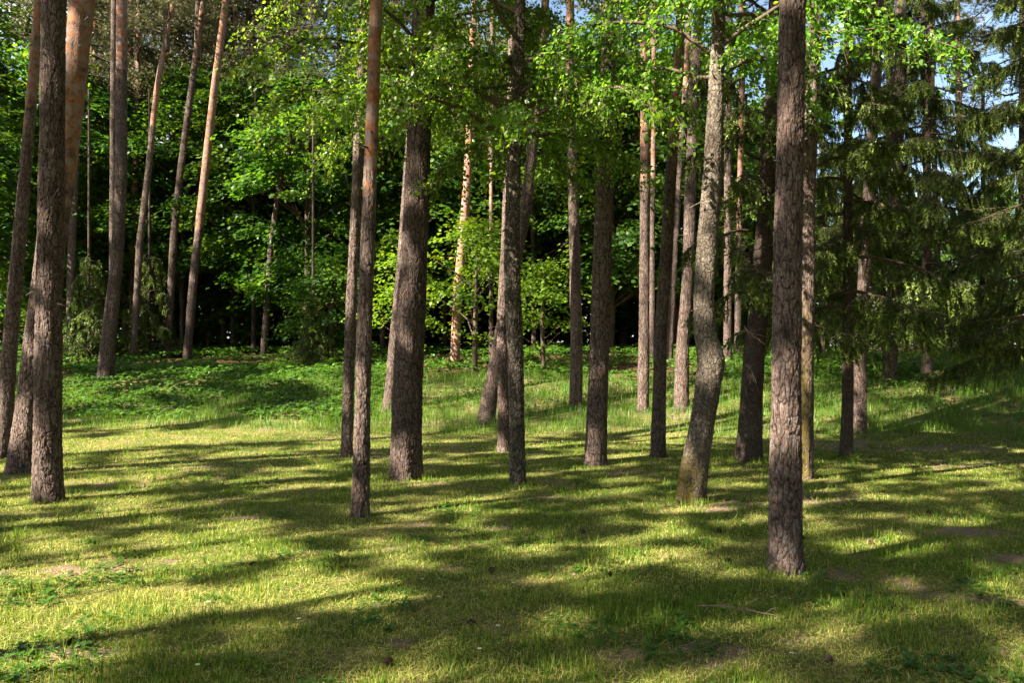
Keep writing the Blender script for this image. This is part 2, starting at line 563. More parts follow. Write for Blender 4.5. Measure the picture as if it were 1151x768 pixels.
def trunk_mesh(name, pts, mat, seg, step, orange_from, moss=0, flare=.5, amp=1., knob=0., vis_h=8., blotch=0, bend=.35, stubs=0):
    """pts: (x, y, z, radius) from the ground up, local to the base"""
    p = np.asarray(pts, float)
    zc = p[:, 2]
    top = zc[-1]
    low = np.arange(-.3, min(vis_h, top), step)
    z = np.concatenate([low, np.linspace(low[-1] + step, top, max(6, int((top - low[-1]) / .5)))])
    ext = np.concatenate([[zc[0] - .5], zc])

    def sm(c):
        c = np.concatenate([[c[0]], c])
        f = np.interp(z, ext, c)
        # smooth the bends of the polyline
        k = max(1, int(bend / step))
        nl = len(low)
        pad = np.pad(f[:nl], k, mode='edge')
        fl = np.convolve(pad, np.ones(2 * k + 1) / (2 * k + 1), 'valid')
        w = np.clip((z[:nl] - .4) / .5, 0, 1) * np.clip((z[nl - 1] - z[:nl]) / .5, 0, 1)
        f[:nl] = f[:nl] * (1 - w) + fl * w
        return f
    X, Yy, Rr = sm(p[:, 0]), sm(p[:, 1]), sm(p[:, 3])
    th = np.linspace(0, 2 * math.pi, seg, endpoint=False)
    sd = rng.random() * 60
    zt, tt = np.meshgrid(z, th, indexing='ij')
    rr = Rr[:, None] * np.ones_like(tt)
    # roots: the foot widens in five or six lobes
    fl = np.exp(-np.clip(zt + .02, 0, None) / (.06 + .28 * p[0, 3])) * flare * 1.7
    rr *= 1 + fl * (.42 + .34 * np.cos(5 * tt + sd) + .24 * np.cos(3 * tt + 2 * sd))
    rr *= 1 + .07 * (vnoise(np.cos(tt) * 1.2 + sd, zt * .9 + np.sin(tt) * 1.2, 1.) - .5) * 2
    rr *= 1 + .05 * (vnoise(np.cos(tt) * 3 + sd, zt * 2.5 + np.sin(tt) * 3, 1., 5) - .5) * 2
    V = np.stack([X[:, None] + rr * np.cos(tt), Yy[:, None] + rr * np.sin(tt), zt], -1)
    mb = MB()
    nz = len(z)
    i = np.arange(nz - 1)[:, None] * seg
    j = np.arange(seg)[None]
    j2 = (j + 1) % seg
    mb.add(V.reshape(-1, 3), np.stack([i + j, i + j2, i + seg + j2, i + seg + j], -1).reshape(-1, 4))
    nv0 = V.shape[0] * V.shape[1]
    for q in range(stubs):
        zq = 1.7 + (min(vis_h, top * .8) - 1.7) * rng.random()
        c = np.array([np.interp(zq, z, X), np.interp(zq, z, Yy), zq])
        rq, az = float(np.interp(zq, z, Rr)), rng.random() * 6.283
        L = (.05 + .22 * rng.random() ** 2) * (1 + zq * .1)
        d = np.array([math.cos(az), math.sin(az), rng.normal(.1, .25)])
        mb.tube([c + d * rq * .6, c + d * (rq + L * .5), c + d * (rq + L) + [0, 0, -.1 * L]], [.006 + .012 * rng.random(), .007, .003], 5, 0)
    me = mb.mesh(name, [mat], True)
    ex = mb.c - nv0
    zt, tt = np.concatenate([zt.ravel(), np.full(ex, .0)]), np.concatenate([tt.ravel(), np.zeros(ex)])
    o = np.clip((zt - orange_from) / 3.0 + .5, 0, 1).ravel().astype(np.float32)
    o = np.clip(o, 0, blotch or .66)
    me.attributes.new('orange', 'FLOAT', 'POINT').data.foreach_set('value', o)
    mo = np.zeros_like(zt)
    if moss:
        side = .5 - .5 * np.cos(tt)          # the left-hand side
        mo = np.clip(1.35 - zt / moss, 0, 1) * np.clip(side * 1.6 - .1, 0, 1)
    me.attributes.new('moss', 'FLOAT', 'POINT').data.foreach_set('value', mo.ravel().astype(np.float32))
    am = np.full(zt.size, amp * min(1., .35 + p[0, 3] * 3.2), np.float32)
    me.attributes.new('amp', 'FLOAT', 'POINT').data.foreach_set('value', am)
    axis = lambda zq: np.array([np.interp(zq, z, X), np.interp(zq, z, Yy), zq])
    return me, axis


def build_trunk(pix, H, Y=None):
    """pixel outline (x, y, width) from the foot up -> root position and local points"""
    bx, by, _ = pix[0]
    if Y is None:
        Y = hit(bx, by)
    base = at(bx, by, Y)
    base[2] = float(gz(base[0], Y))
    pts = []
    for k, (px, py, w) in enumerate(pix):
        q = at(px, py, Y)
        r = w / 2 * .88 * Y / FPX
        pts.append([q[0] - base[0], 0, (q[2] - base[2]) if k else 0., r])
    while len(pts) > 1 and pts[1][2] <= .05:
        pts.pop(1)
    a_, b_ = np.array(pts[-2]), np.array(pts[-1])
    if b_[2] < H - .5:
        sl = (b_[0] - pts[0][0]) / max(b_[2], 1)
        pts.append([b_[0] + sl * .7 * (H - b_[2]), rng.normal(0, .3), H, .05])
    return base, pts, Y


# ------------------------------------------------------------------ crowns (a mesh of leaves, with its limbs as second material)


def pine_crown(seed, Hc=9., Rc=2.9, nclump=75, tufts=26, fine=1.):
    r = np.random.default_rng(seed)
    mb = MB()
    P, N = [], []
    nb = 26
    mb.tube([(0, 0, -.5), (.05, 0, Hc * .5), (0, .05, Hc)], [.13, .09, .02], 6, 1)
    for b in range(nb):
        u = (b + .5) / nb
        h = Hc * (u ** .9)
        az = b * 2.4 + r.random()
        L = Rc * (1.05 - .75 * u ** 1.7) * (.55 + .6 * r.random()) * (.55 if u < .12 else 1)
        t = np.linspace(0, 1, 5)
        pt = np.stack([np.cos(az) * L * t, np.sin(az) * L * t, h + L * (.12 * t + .3 * t * t) - .1], 1)
        pt[1:] += r.normal(0, .1, (4, 3))
        mb.tube(pt, np.linspace(.05, .012, 5), 4, 1)
        for c in range(int(nclump / nb * 2.2)):
            f = .35 + .65 * r.random()
            c0 = np.array([np.interp(f, t, pt[:, k]) for k in range(3)]) + r.normal(0, [.32, .32, .2])
            P.append(c0)
    P = np.array(P)
    k = len(P)
    T = np.repeat(P, tufts, 0) + r.normal(0, [.27, .27, .14], (k * tufts, 3))
    nn = 9
    X = np.repeat(T, nn, 0)
    n = len(X)
    ax = r.normal(0, 1, (n, 3))
    ax[:, 2] = np.abs(ax[:, 2]) * .9 + .15
    nr = r.normal(0, 1, (n, 3))
    TRI = [(0, -.5, 0), (0, .5, 0), (1, 0, 0)]
    rn = np.repeat(np.clip(np.repeat(r.random(k), tufts) * .6 + .4 * r.random(k * tufts), 0, 1), nn)
    mb.leaves(TRI, [(0, 1, 2)], X, ax, nr, .12 + .06 * r.random(n), .016 * fine, 0, rn)
    return mb.mesh('pine_crown', [M['pine_needle'], M['twig']])


def broad_crown(seed, Hc=8., Rc=3., nclump=150, per=150, leaf=.13, mat='maple_leaf', low=.0, flat=.16, spread=.62):
    """layered sprays of broad leaves on limbs, from height 0 up to Hc"""
    r = np.random.default_rng(seed)
    mb = MB()
    cl = []
    wob = r.random(12) * 6.283
    mb.tube([(0, 0, -1.), (.1, 0, Hc * .4), (-.05, .1, Hc * .9)], [.1, .07, .015], 6, 1)
    while len(cl) < nclump:
        u = r.random()
        prof = (math.sin(math.pi * min(1, .18 + .8 * u)) ** .8)
        az = r.random() * 6.283
        lob = 1 + .22 * math.sin(3 * az + wob[0] + 4 * u) + .16 * math.sin(5 * az + wob[1] - 6 * u)
        rad = Rc * prof * lob * math.sqrt(.18 + .82 * r.random())
        cl.append((math.cos(az) * rad, math.sin(az) * rad, low + (Hc - low) * u, rad))
    cl = np.array(cl)
    for c in cl[::2]:
        h0 = max(-.5, c[2] - .35 * c[3] - .4)
        mid = np.array([c[0] * .5, c[1] * .5, h0 * .35 + c[2] * .65 - .05])
        mb.tube([(0, 0, h0), mid, c[:3]], [.028, .018, .006], 4, 1)
    k = len(cl)
    sz = .42 + .4 * r.random(k)
    dd = r.normal(0, 1, (k * per, 3))
    dd[:, 2] *= flat / .5 * 1.0
    pos = np.repeat(cl[:, :3], per, 0) + dd * np.repeat(sz, per)[:, None] * spread
    # sprays droop outwards
    out = np.repeat(cl[:, :2] / np.maximum(cl[:, 3:], .3), per, 0)
    pos[:, 2] -= .22 * np.sum(dd[:, :2] * out, 1) * np.repeat(sz, per)
    n = len(pos)
    a = r.random(n) * 6.283
    ax = np.stack([np.cos(a) + out[:, 0] * .7, np.sin(a) + out[:, 1] * .7, r.normal(-.3, .3, n)], 1)
    nr = np.stack([out[:, 0] * .45 + r.normal(0, .38, n), out[:, 1] * .45 + r.normal(0, .38, n), np.ones(n)], 1)
    L = leaf * (.6 + .7 * r.random(n))
    rn = np.clip(np.repeat(r.random(k) * .65, per) + .35 * r.random(n), 0, 1)
    mb.leaves(MAPLE, MAPLE_F, pos, ax, nr, L, L * .95, 0, rn)
    return mb.mesh('broadleaf_crown', [M[mat], M['twig']])


def birch_crown(seed, z0, z1, Rc, nb, leaf=.058, per_m=38, twigs=33, zlow=2.9, axis=None):
    """limbs leaving the trunk between z0 and z1, with hanging leafy twigs"""
    r = np.random.default_rng(seed)
    mb = MB()
    LP, LA = [], []
    for b in range(nb):
        u = (b + .5) / nb
        h = z0 + (z1 - z0) * u ** 1.9
        u = u ** 1.9
        o = axis(h) if axis is not None else np.array([0, 0, h])
        az = b * 2.39996 + r.normal(0, .3)
        L = Rc * (.5 + .6 * r.random()) * (1 - .55 * max(0, u - .5))
        t = np.linspace(0, 1, 8)
        rise = .35 + .3 * r.random()
        pt = o + np.stack([np.cos(az) * L * t, np.sin(az) * L * t, L * (rise * t - .55 * t ** 2.4)], 1)
        pt[1:] += np.cumsum(r.normal(0, .045, (7, 3)), 0)
        mb.tube(pt, np.linspace(.032, .006, 8), 5, 1)
        for w in range(twigs):
            f = .22 + .78 * r.random() ** .8
            s = np.array([np.interp(f, t, pt[:, k]) for k in range(3)])
            l = (.25 + .75 * r.random()) * (.6 + .5 * f)
            a2 = az + r.normal(0, 1.0)
            q = np.linspace(0, 1, 5)
            tw = s + np.stack([np.cos(a2) * l * .55 * q ** .7, np.sin(a2) * l * .55 * q ** .7, l * (.12 * q - .75 * q * q)], 1)
            mb.tube(tw, np.linspace(.006, .002, 5), 3, 1)
            m = int(l * per_m) + 4
            g_ = r.random(m)
            pp = np.stack([np.interp(g_, q, tw[:, k]) for k in range(3)], 1) + r.normal(0, .045, (m, 3))
            LP.append(pp)
            LA.append(np.tile([math.cos(a2), math.sin(a2)], (m, 1)))
    P = np.concatenate(LP)
    A = np.concatenate(LA)
    keep = P[:, 2] > zlow + .5 * (vnoise(P[:, 0], P[:, 1], 1.3) - .5) * 2
    P, A = P[keep], A[keep]
    n = len(P)
    ax = np.stack([A[:, 0] * .5 + r.normal(0, .6, n), A[:, 1] * .5 + r.normal(0, .6, n), -.55 + r.normal(0, .4, n)], 1)
    nr = r.normal(0, .7, (n, 3)) + np.array([[0, -.2, .6]])
    L = leaf * (.65 + .6 * r.random(n))
    mb.leaves(LEAF6, LEAF6_F, P, ax, nr, L, L * .78, 0, np.clip(r.random(n), 0, 1))
    return mb.mesh('birch_crown', [M['birch_leaf'], M['twig']])


def spruce_crown(seed, z0, z1, R0, nb, droop=.5, dead=10, sector=None, zdead=(1., 3.), len_fn=None, twig_n=84, needle=.05, sparse=1.):
    """whorls of drooping boughs with hanging needle sprays"""
    r = np.random.default_rng(seed)
    mb = MB()
    S, D, G, Wt = [], [], [], []
    for b in range(nb):
        u = (b + .5) / nb
        h = z0 + (z1 - z0) * u
        az = b * 2.39996 + r.normal(0, .25)
        if sector is not None:
            az = sector[0] + (r.random() - .5) * sector[1]
        L = R0 * (1 - .85 * u) * (.65 + .5 * r.random())
        t = np.linspace(0, 1, 9)
        zc = L * (-droop * t ** 1.2 + .42 * droop * t ** 3.2) + .08 * L * np.sin(t * 3.1)
        pt = np.stack([np.cos(az) * L * t, np.sin(az) * L * t, h + zc], 1)
        pt[1:] += np.cumsum(r.normal(0, .02, (8, 3)), 0)
        mb.tube(pt, np.linspace(.024 + .006 * L, .005, 9), 5, 1)
        lat = np.array([-math.sin(az), math.cos(az), 0])
        nt = int(twig_n * L / 2 * sparse)
        for w in range(nt):
            f = .18 + .82 * r.random() ** .75
            s = np.array([np.interp(f, t, pt[:, k]) for k in range(3)])
            side = r.choice([-1, 1])
            fwd = np.array([math.cos(az), math.sin(az), 0])
            l = (.22 + .42 * r.random()) * (.5 + .9 * (1 - f)) * min(1.3, .5 + L * .35)
            q = np.linspace(0, 1, 6)
            d1 = lat * side * (.5 + .5 * r.random()) + fwd * (.4 + .3 * r.random())
            l *= 1.15
            hang = .25 + .75 * r.random() ** .6
            tw = s + (q ** .75)[:, None] * d1[None] * l * (1.05 - .7 * hang) + np.array([0, 0, -1.])[None] * (q ** 1.35)[:, None] * l * hang
            mb.tube(tw, np.linspace(.006, .002, 6), 3, 1)
            S.append(tw)
            G.append(r.random() * .45 + .1)
            # twiglets that hang from it
            for c in range(int(3 + 5 * l)):
                f2 = .15 + .85 * r.random()
                s2 = np.array([np.interp(f2, q, tw[:, k]) for k in range(3)])
                l2 = .1 + .2 * r.random()
                d2 = d1 * .3 + lat * r.normal(0, .3) + np.array([0, 0, -.8 - .5 * r.random()])
                d2 /= np.linalg.norm(d2)
                tw2 = s2 + q[:, None] * d2[None] * l2
                S.append(tw2)
                G.append(r.random() * .5)
    # needles round every twig; the last third of some is fresh growth
    S = np.array(S)
    G = np.array(G)
    k = len(S)
    nn = 22
    f = np.tile(np.linspace(.02, 1, nn), k)
    idx = np.repeat(np.arange(k), nn)
    fi = f * 5
    lo = np.clip(fi.astype(int), 0, 4)
    w = (fi - lo)[:, None]
    P = S[idx, lo] * (1 - w) + S[idx, lo + 1] * w
    T = S[idx, lo + 1] - S[idx, lo]
    T /= np.maximum(np.linalg.norm(T, axis=1, keepdims=True), 1e-6)
    n = len(P)
    ax = r.normal(0, 1, (n, 3)) * .62 + T * .75
    nr = r.normal(0, 1, (n, 3))
    fresh = (r.random(k) < .5)[idx] & (f > .55)
    rn = np.where(fresh, .82 + .18 * r.random(n), np.clip(G[idx] + .12 * r.random(n), 0, .6))
    mb.leaves([(0, -.5, 0), (0, .5, 0), (1, 0, 0)], [(0, 1, 2)], P, ax, nr, needle * (.8 + .6 * r.random(n)), .017, 0, rn)
    # dead bare boughs lower down
    for b in range(dead):
        h = zdead[0] + (zdead[1] - zdead[0]) * r.random()
        az = r.random() * 6.283
        L = R0 * (.25 + .5 * r.random())
        t = np.linspace(0, 1, 6)
        pt = np.stack([np.cos(az) * L * t, np.sin(az) * L * t, h - .3 * L * t + .12 * L * t * t], 1) + np.cumsum(r.normal(0, .02, (6, 3)), 0)
        mb.tube(pt, np.linspace(.012, .003, 6), 4, 2)
        for w in range(9):
            f = .3 + .7 * r.random()
            s = np.array([np.interp(f, t, pt[:, kk]) for kk in range(3)])
            d = np.array([math.cos(az + r.normal(0, .8)), math.sin(az + r.normal(0, .8)), -.6 * r.random()]) * (.15 + .3 * r.random())
            mb.tube([s, s + d * .5 + [0, 0, .01], s + d], [.004, .003, .0015], 3, 2)
    return mb.mesh('spruce_crown', [M['spruce_needle'], M['twig'], M['dead_twig']])


# shared crown meshes
PINE = [pine_crown(s, Hc, Rc, nc, tu) for s, Hc, Rc, nc, tu in ((1, 9, 2.9, 80, 22), (2, 8, 2.6, 70, 22), (3, 10, 3.3, 90, 22))]
PINE_H = [9, 8, 10]
FARP = [pine_crown(s, 11, 3.2, 100, 26, 2.4) for s in (5, 6)]
MAPLES = [broad_crown(s, 8.5, 3.0, 135, 110, .15) for s in (11, 12, 13, 14)]
BUSH = [broad_crown(21, 3.9, 1.35, 30, 70, .11, 'lime_leaf', .7, .13), broad_crown(22, 3.4, 1.6, 46, 90, .1, 'maple_leaf', .1, .13)]

PINES, ALLTREES = 0, []


def tree(name, label, kind, pix, H, Y=None, orange=7., crown='pine', group=None, moss=0, cat='tree', flare=.22, blotch=0, amp=1., cs=1., bend=.35):
    global PINES
    base, pts, Y = build_trunk(pix, H, Y)
    near = Y < 15
    seg = 144 if Y < 9 else 104 if Y < 12 else 72 if Y < 15 else 36 if Y < 24 else 20
    step = .01 if Y < 9 else .017 if Y < 12 else .03 if Y < 15 else .07 if Y < 24 else .15
    root = bpy.data.objects.new(name, None)
    C.objects.link(root)
    root.location = base
    root.empty_display_size = .3
    tag(root, label, cat, group)
    vis = 1.6 + Y * .47 - base[2] + .3
    me, axis = trunk_mesh('trunk', pts, M[kind], seg, step, orange, moss, flare, amp, vis_h=min(vis, H * .95), blotch=blotch, bend=bend, stubs=(9 if crown == 'pine' else 3) if Y < 27 else 0)
    link('trunk', me, root)
    ALLTREES.append((root, base, axis, H, Y))
    if crown == 'far':
        link('crown', FARP[int(base[0] * 7) % 2], root, axis(H - 11 * cs), random.random() * 6.28, (cs, cs, cs))
    if crown == 'pine':
        k = PINES % 3
        PINES += 1
        hc = PINE_H[k]
        p = axis(H - hc * .97 * cs)
        link('crown', PINE[k], root, p, random.random() * 6.28, (cs, cs, cs))
    return root, base, axis, Y


EXECUTE_TREES = True
T = {}
PT, BT, ST = 'pine_tree', 'birch_tree', 'spruce_tree'
PB, BB, GB, SB = 'pine_bark', 'birch_bark', 'smooth_birch_bark', 'spruce_bark'
G1, G2 = 'pines standing on the lawn', 'pines at the forest edge'

# --- on the lawn, left to right
T[1] = tree(PT, 'slim pine at the far left edge, leaning right and turning orange higher up', PB, [(4, 515, 20), (10, 408, 17), (19, 300, 16), (28, 200, 14), (44, 0, 11)], 22, orange=6, group=G1)
T[2] = tree(PT, 'straight grey pine in front of an orange one, foremost trunk on the left', PB, [(54, 563, 35), (54, 470, 31), (54, 380, 31), (58, 200, 28.5), (61, 0, 28)], 22, orange=8.5, group=G1)
T[3] = tree(PT, 'orange pine curving right out from behind the straight grey pine', PB, [(24, 532, 38), (33, 470, 35), (43, 380, 33), (69, 200, 32), (81, 100, 31), (93, 0, 30)], 23, orange=4.2, group=G1)
T[14] = tree(PT, 'thin front pine with orange upper bark, left of the thickest trunk', PB, [(405, 581, 23), (407, 480, 20), (409, 380, 19.5), (416, 200, 17.5), (423, 0, 16)], 19, orange=3.6, group=G1)
T[15] = tree(PT, 'thin grey pine just behind the left side of the orange-topped thin pine', PB, [(390, 514, 15), (393, 380, 12.5), (401, 200, 12), (405, 100, 12), (409, 0, 11.5)], 20, orange=9, group=G1)
T[16] = tree(BT, 'thickest trunk on the lawn, furrowed grey bark, leaves hanging over its top', PB, [(455.5, 539, 41), (457, 480, 39), (460, 380, 37), (470, 200, 31), (473, 100, 30), (476, 0, 29)], 20, orange=40, crown=None, flare=.15)
T[21] = tree(BT, 'dark rough-barked birch with knobbly trunk, in front of a smoother grey trunk', BB, [(582, 548, 21.5), (581, 480, 19.5), (580, 420, 20), (575, 300, 21), (577, 200, 19), (583, 80, 15), (585, 0, 13)], 16, orange=40, crown=None, flare=.12, amp=1.5)
T['21b'] = tree(PT, 'grey pine half hidden behind the dark rough birch in the middle', PB, [(566, 508, 15.5), (566, 440, 14.5), (564, 380, 14.5), (570, 250, 13), (575, 100, 11)], 20, orange=9, group=G1)
T[23] = tree(PT, 'dark straight pine right of centre with sunlit lower trunk', PB, [(669, 523, 28), (671, 460, 25), (674, 380, 24), (680, 200, 22.5), (683, 100, 20), (685, 0, 18)], 22, orange=14, group=G1)
T[25] = tree(PT, 'slim curving pine bowing right with orange top, between two straight forest-edge pines', PB, [(739, 514, 19), (741, 440, 16), (742, 380, 15.5), (748, 300, 15), (754, 200, 14), (761, 100, 13), (765, 20, 12)], 20, orange=5.2, group=G1)
T[27] = tree(BT, 'leaning grey birch with a swollen knee and mossy foot', GB, [(775, 565, 38), (781, 520, 35), (790, 467, 30), (797, 425, 33), (800, 408, 36), (797, 392, 32), (792, 375, 27), (791, 340, 25.5), (795, 272, 26), (801, 190, 24), (804, 130, 21), (808, 20, 17)], 16, orange=40, crown=None, moss=.55, flare=.12, bend=.1)
T[28] = tree(ST, 'dark spruce trunk between the mossy birch and the foremost right trunk', SB, [(842, 518, 34), (845, 450, 28), (849, 380, 26), (857, 300, 24), (864, 190, 22), (869, 100, 20)], 20, orange=40, crown=None, flare=.18)
T[29] = tree(PT, 'nearest trunk of all, big brown pine with scaly bark right of centre', PB, [(883, 643, 42), (883, 560, 40), (885, 380, 36), (887, 190, 34.5), (889, 100, 33), (891, 0, 32)], 21, orange=6.0, group=G1, blotch=.5)
T[30] = tree(PT, 'mossy pine partly hidden behind the nearest trunk, showing along its right side', PB, [(905, 539, 20), (906, 380, 19), (909, 190, 18), (913, 100, 17), (917, 0, 16)], 21, orange=30, group=G1, moss=2.2)
T[31] = tree(ST, 'thin dark spruce on the bare brown ground at the right', SB, [(951, 514, 16), (953, 450, 14), (953, 380, 13), (953, 200, 11), (953, 100, 9.5), (953, 0, 8)], 15, orange=40, crown=None, flare=.2)

# --- along the bank and the forest edge
T[4] = tree(PT, 'stout dark pine alone on the leafy bank at the left', PB, [(118, 428, 20), (122, 380, 17), (131, 300, 15.5), (136, 200, 15), (137, 0, 13)], 24, orange=10, group=G2)
T['4b'] = tree(PT, 'thin pine right behind the stout bank pine, on its left side', PB, [(126, 404, 8), (127, 200, 8), (128, 0, 7)], 24, Y=29, orange=14, group=G2)
T[5] = tree(PT, 'thin leaning pine between the stout bank pine and the orange sunlit one', PB, [(150, 405, 9), (157, 270, 8), (166, 200, 7.5), (176, 100, 7), (195, 0, 6)], 21, orange=9, group=G2)
T[6] = tree(PT, 'slanting pine with bright orange sunlit upper trunk at the left forest edge', PB, [(210, 404, 11), (219, 300, 10.5), (230, 200, 10.5), (241, 100, 10), (254, 0, 9)], 22, orange=5., group=G2, blotch=.85)
T[7] = tree(PT, 'dark slanting pine left of the bright orange slanting pine', PB, [(188, 402, 9), (195, 270, 9), (202, 200, 8.5), (215, 100, 8), (229, 0, 7)], 22, Y=31, orange=12, group=G2)
T[17] = tree(PT, 'leaning dark pine on the bank showing left of the thickest trunk', PB, [(437, 462, 16), (443, 400, 15), (452, 300, 14), (462, 150, 12), (472, 0, 11)], 22, orange=9, group=G2)
T[18] = tree(PT, 'short-looking orange pine among bright leaves right of the thickest trunk', PB, [(511, 412, 13), (515, 322, 11.5), (523, 236, 11), (527, 170, 10.5), (531, 60, 9)], 21, orange=-1., group=G2, blotch=1.)
T[19] = tree(PT, 'very thin pale pine stem left of the dark birch, deep in the leaves', PB, [(552, 405, 5.5), (552, 300, 5), (552, 200, 4.5), (554, 60, 4)], 17, Y=26, orange=5, group=G2)
T[20] = tree(PT, 'pine on the bank leaning steeply right, crossing behind the dark birch', PB, [(546, 476, 22), (553, 430, 18), (562, 380, 16.5), (590, 240, 15), (598, 170, 14), (606, 100, 13), (613, 0, 11)], 21, orange=9, group=G2)
T[22] = tree(PT, 'purple-grey pine on the bank between the dark birch and the dark straight pine', PB, [(647, 459, 17), (648, 380, 15), (646, 290, 13.5), (644, 200, 12.5), (641, 100, 12), (641, 0, 11)], 22, orange=8.5, group=G2)
T[24] = tree(PT, 'straight pinkish-grey pine on the bank, right of the dark straight pine', PB, [(723, 463, 15), (724, 380, 13.5), (725, 200, 12.5), (725, 100, 11.5), (723, 0, 10.5)], 22, orange=5.8, group=G2)
T[26] = tree(PT, 'thick grey pine on the bank just left of the mossy birch', PB, [(766, 461, 19), (768, 380, 16), (774, 300, 14.5), (776, 200, 14), (780, 100, 13), (786, 0, 12)], 23, orange=9.5, group=G2)
T['26b'] = tree(PT, 'thin grey pine glimpsed between the curving pine and the thick grey one', PB, [(752, 425, 9), (757, 300, 9), (764, 180, 8.5), (772, 80, 8)], 22, Y=25, orange=9, group=G2)
T[32] = tree(PT, 'grey pine at the lawn edge directly behind the thin dark spruce', PB, [(967, 487, 16), (967, 400, 15.5), (970, 330, 15), (977, 220, 14.5), (984, 100, 13), (988, 0, 12)], 22, orange=12, group=G2)
T[33] = tree(PT, 'sun-flecked pine behind the drooping spruce boughs at the right', PB, [(1000, 432, 17), (1003, 327, 16.5), (1006, 200, 15.5), (1012, 60, 14)], 22, orange=11, group=G2)
T[34] = tree(PT, 'thin pinkish pine stem far right, seen through the spruce boughs', PB, [(1060, 412, 9), (1056, 340, 8), (1052, 250, 7), (1048, 100, 6)], 18, Y=27, orange=7, group=G2)
T[35] = tree(PT, 'second thin stem at the far right, under the cloud gap', PB, [(1084, 414, 8), (1082, 320, 7), (1080, 240, 6.5), (1078, 100, 6)], 18, Y=30, orange=9, group=G2)
T[36] = tree(PT, 'reddish trunk cut by the right edge of the view', PB, [(1149, 425, 11), (1149, 300, 10), (1150, 100, 9)], 14.5, Y=24, orange=9, group=G2, crown='far', cs=.7)
T[37] = tree(PT, 'shadowy trunk in the dark wood right of the straight grey pine', PB, [(80, 398, 11), (80, 300, 10), (84, 200, 9), (88, 60, 8)], 20, Y=31, orange=12, group=G2)
T[38] = tree(PT, 'dark bluish trunk just right of the birch knee', PB, [(818, 421, 11), (818, 300, 10), (818, 180, 9.5), (820, 60, 8)], 21, Y=25, orange=14, group=G2)
T[39] = tree(PT, 'thin orange pine in the gap left of the dark spruce trunk', PB, [(829, 418, 8.5), (831, 250, 7.5), (834, 100, 7)], 20, Y=27, orange=3.5, group=G2)
T[40] = tree(PT, 'pale thin stem close against the left side of the curving pine', PB, [(733, 420, 7), (733, 300, 6.5), (735, 100, 6)], 20, Y=27, orange=6, group=G2)
T[12] = tree(PT, 'dark bent stem slanting right through the leaves, left of the thin pair', PB, [(296, 400, 8), (305, 270, 7.5), (318, 185, 7), (336, 130, 6.5), (345, 70, 6)], 16, Y=31, orange=20, group=G2)
# deeper in the wood
G3 = 'pines deep in the wood'
for x0, x1, w, Y, o, H, lab in [(203, 206, 3.6, 44, 3, 23, 'hair-thin orange stem deep in the wood left of the orange slanting pine'),
                                (250, 265, 5.5, 38, 4, 23, 'thin stem leaning right behind the bright orange slanting pine'),
                                (279, 277, 5, 42, 2, 24, 'left stem of two close orange pines under the blue gap'),
                                (286, 285, 6, 41, 2, 24, 'right stem of two close orange pines under the blue gap'),
                                (140, 148, 6.5, 36, 6, 24, 'left of two distant trunks between the stout bank pine and the thin leaning one'),
                                (148, 157, 8, 35, 4, 24, 'right of two distant trunks between the stout bank pine and the thin leaning one'),
                                (232, 236, 5, 47, 5, 22, 'far stem in the bluish gap right of the orange slanting pine, crown dense with needles'),
                                (170, 172, 5, 46, 5, 21, 'far stem in the pale needles right of the thin leaning pine'),
                                (318, 322, 5, 48, 5, 23, 'far stem just right of the blue gap'),
                                (112, 116, 5, 48, 5, 21, 'far stem in the pale needles left of the stout bank pine'),
                                (378, 383, 5.5, 40, 2, 22, 'distant stem just left of the close thin pair'),
                                (262, 264, 6, 37, 5, 20, 'reddish stem low in the darkest part of the wood'),
                                (98, 108, 7, 38, 7, 22, 'distant trunk right of the curving orange pine'),
                                (440, 446, 6, 39, 3, 22, 'distant orange stem left of the thickest trunk, high in the leaves'),
                                (700, 702, 8, 38, 4, 22, 'distant trunk between the dark straight pine and the pinkish one')]:
    tree(PT, lab, PB, [(x0, 398, w * 1.1), ((x0 + x1) / 2, 200, w), (x1, 0, w * .85)], H, Y=Y, orange=o, group=G3, crown='far', cs=1.25)

mb = MB()
for root, base, axis, H, Y in ALLTREES:
    if Y < 21:
        n = 420
        a = rng.random(n) * 6.283
        me = root.children[0].data
        r0 = max(abs(v.co.x) for v in me.vertices[:40])
        d = r0 * 1.05 + np.abs(rng.normal(0, .09, n)) - .02
        x, y = base[0] + np.cos(a) * d, base[1] + np.sin(a) * d
        k = fbm(x, y, 4, 8) > .42
        blades(mb, x[k], y[k], (.03 + .09 * rng.random(k.sum())), .0035 + .0004 * Y, .4, rng.random(k.sum()) * .8)
tag(link('trunk_foot_grass', mb.mesh('trunk_foot_grass', [M['grass']])), 'longer unmown grass round the feet of the trunks', 'grass', kind='stuff')
# crowns of the lawn birches: leafy twigs hanging into the top of the view
for k, z0, z1, Rc, nb, zl, sd in ((16, 5.0, 13, 2.7, 38, 4.5, 5), (21, 4.4, 12, 2.3, 38, 3.8, 6), (27, 4.9, 12, 2.2, 27, 4.4, 8)):
    root, base, axis, Y = T[k]
    link('crown', birch_crown(sd, z0, z1, Rc, nb, zlow=zl, axis=axis), root)
# spruce boughs
root, base, axis, Y = T[31]
link('crown', spruce_crown(31, 2.3, 14.5, 2.0, 62, droop=.42, dead=16, zdead=(1.3, 6)), root, (0, 0, 0))
root, base, axis, Y = T[28]
link('crown', spruce_crown(28, 2.3, 17, 1.5, 46, droop=.5, dead=8, zdead=(1.5, 4), twig_n=60), root, axis(0) * 0)
SPR = [spruce_crown(41, .9, 13, 3.0, 66, droop=.45, dead=10, zdead=(.8, 4)), spruce_crown(42, .15, 3.2, 1.15, 40, droop=.15, dead=0, twig_n=50)]


